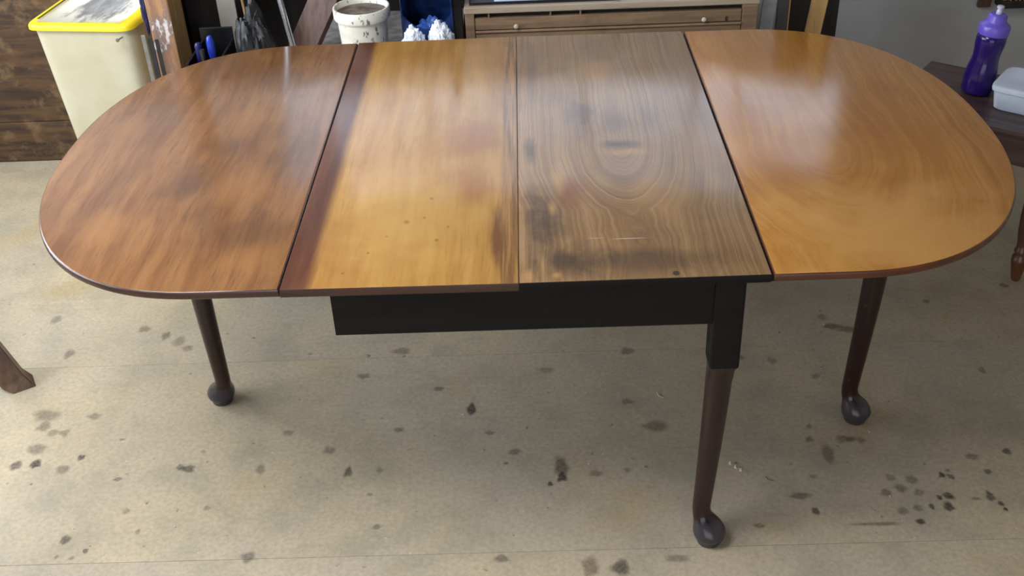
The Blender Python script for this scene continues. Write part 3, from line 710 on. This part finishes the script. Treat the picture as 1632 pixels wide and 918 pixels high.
bt.scale = (1.17, 1.17, .96); bt.rotation_euler = (math.radians(1.0), math.radians(4.5), 0); bt.location.z += .0033
M_TUB = plain('white_tub_plastic', (214, 222, 236), .35, sc=8, c2=(196, 206, 224))
tb = empty('plastic_tub', (1.357, 1.256, .45), 'white rectangular lidded plastic tub on the low side table', 'tub', rz=LA)
bm = bmesh.new(); loft(bm, [ring(.098, .080, z, a, b, 48, 8) for z, a, b in [(0,.092,.074),(.004,.096,.078),(.062,.104,.086),(.064,.104,.086)]]); finish('tub_body', bm, M_TUB, tb, world=False, smooth=True)
bm = bmesh.new(); loft(bm, [ring(.098, .080, z, a, b, 48, 8) for z, a, b in [(.058,.108,.090),(.066,.109,.091),(.072,.108,.090),(.074,.104,.086),(.0735,.098,.080)]]); finish('tub_lid', bm, M_TUB, tb, world=False, smooth=True)

# --- brown batten and brush against the grey wall at the right
tag(box('brown_batten', (1.700, 2.28, .385), (1.746, 2.2995, .95), M_LEANPLANK, loc=(1.72, 2.29, .385), bevel=.002), 'reddish brown batten fixed to the grey wall behind the purple bottle', 'batten')
br = empty('wall_brush', (1.84, 2.30, .40), 'stiff brush with tan bristles hanging on the grey wall above the white tub', 'brush')
box('brush_stock', (1.765, 2.235, .392), (1.95, 2.30, .42), M_DARKWOOD, br, .004)
bm = bmesh.new()
for i in range(150):
    x = 1.772+.172*random.random(); y = 2.240+.052*random.random(); dx = random.uniform(-.008, .008); dy = random.uniform(-.012, .004)
    tube(bm, [(x, y, .415), (x+dx, y+dy, .52)], [.0022, .0012], 5)
tag(finish('bristles', bm, M_TANWOOD, br), kind='stuff')

# --- trestle at the left, one foot in view
ts = empty('wooden_trestle', (-1.62, .30, 0), 'brown wooden trestle with one splayed square leg reaching in at the left', 'trestle')
box('beam', (-1.715, -.25, .62), (-1.635, .80, .70), M_TRESTLE, ts, .004)
def sq_leg(a, b):
    M, L = lean(a, b, (1, .55, 0))
    bm = bmesh.new()
    loft(bm, [[M @ Vector((x*s, y*s, z)) for x, y in ((-1, -1), (1, -1), (1, 1), (-1, 1))] for s, z in ((.031, -.05), (.032, .02), (.036, .4), (.038, L))])
    for v in bm.verts: v.co.z = max(v.co.z, 0)
    bmesh.ops.bevel(bm, geom=list(bm.edges), offset=.002, segments=1, affect='EDGES')
    finish('leg', bm, M_TRESTLE, ts)
sq_leg((-1.405, .672, 0), (-1.66, .70, .63)); sq_leg((-1.95, .69, 0), (-1.70, .70, .63))
sq_leg((-1.405, -.14, 0), (-1.66, -.16, .63)); sq_leg((-1.95, -.15, 0), (-1.70, -.16, .63))

# --- small litter on the floor
def shaving(c, L, wd, turns, ang, label, mat):
    bm = bmesh.new(); n = 40; pr = []
    for i in range(n+1):
        f = i/n; a = turns*2*math.pi*f; x = (f-.5)*L; r = wd*.5
        cxv = Vector((x*math.cos(ang)-r*math.cos(a)*math.sin(ang), x*math.sin(ang)+r*math.cos(a)*math.cos(ang), .0015+r*(1+math.sin(a))*.6))
        pr.append((cxv+Vector(c), cxv+Vector(c)+Vector((math.cos(ang+.6)*wd*.6, math.sin(ang+.6)*wd*.6, .001))))
    vs = [(bm.verts.new(a), bm.verts.new(b), bm.verts.new(b+Vector((0, 0, .0006))), bm.verts.new(a+Vector((0, 0, .0006)))) for a, b in pr]
    for p, q in zip(vs, vs[1:]):
        for k in range(4): bm.faces.new((p[k], p[(k+1) % 4], q[(k+1) % 4], q[k]))
    tag(finish('wood_shaving', bm, mat, loc=c), label, 'wood shaving', 'shavings on the floor')
M_SHAVE = plain('pale_shaving', (206, 196, 176), .6, sc=60); M_SHAVED = plain('dark_shaving', (96, 84, 70), .6, sc=60)
shaving((.481, .264, .0), .042, .008, 2.5, -.9, 'pale curled wood shaving on the floor right of the front table leg', M_SHAVE)
shaving((.554, .218, .0), .022, .004, 1.0, -.7, 'small dark wood shaving on the floor right of the pale curled one', M_SHAVED)
shaving((.333, .538, .0), .030, .004, 1.2, -1.0, 'thin pale wood shaving on the floor left of the front table leg', M_SHAVE)
bm = bmesh.new()
for i in range(70):
    x, y = random.uniform(-1.3, 1.3), random.uniform(-.05, 1.0); s = random.uniform(.001, .0026)
    add_box(bm, (x-s, y-s*.7, 0), (x+s, y+s*.7, s*.6), M=Matrix.Translation((x, y, 0)) @ Matrix.Rotation(random.random()*3, 4, 'Z') @ Matrix.Translation((-x, -y, 0)))
tag(finish('pale_crumbs', bm, M_SHAVE), 'scattered tiny pale crumbs on the floor under the table', 'crumbs', kind='stuff')
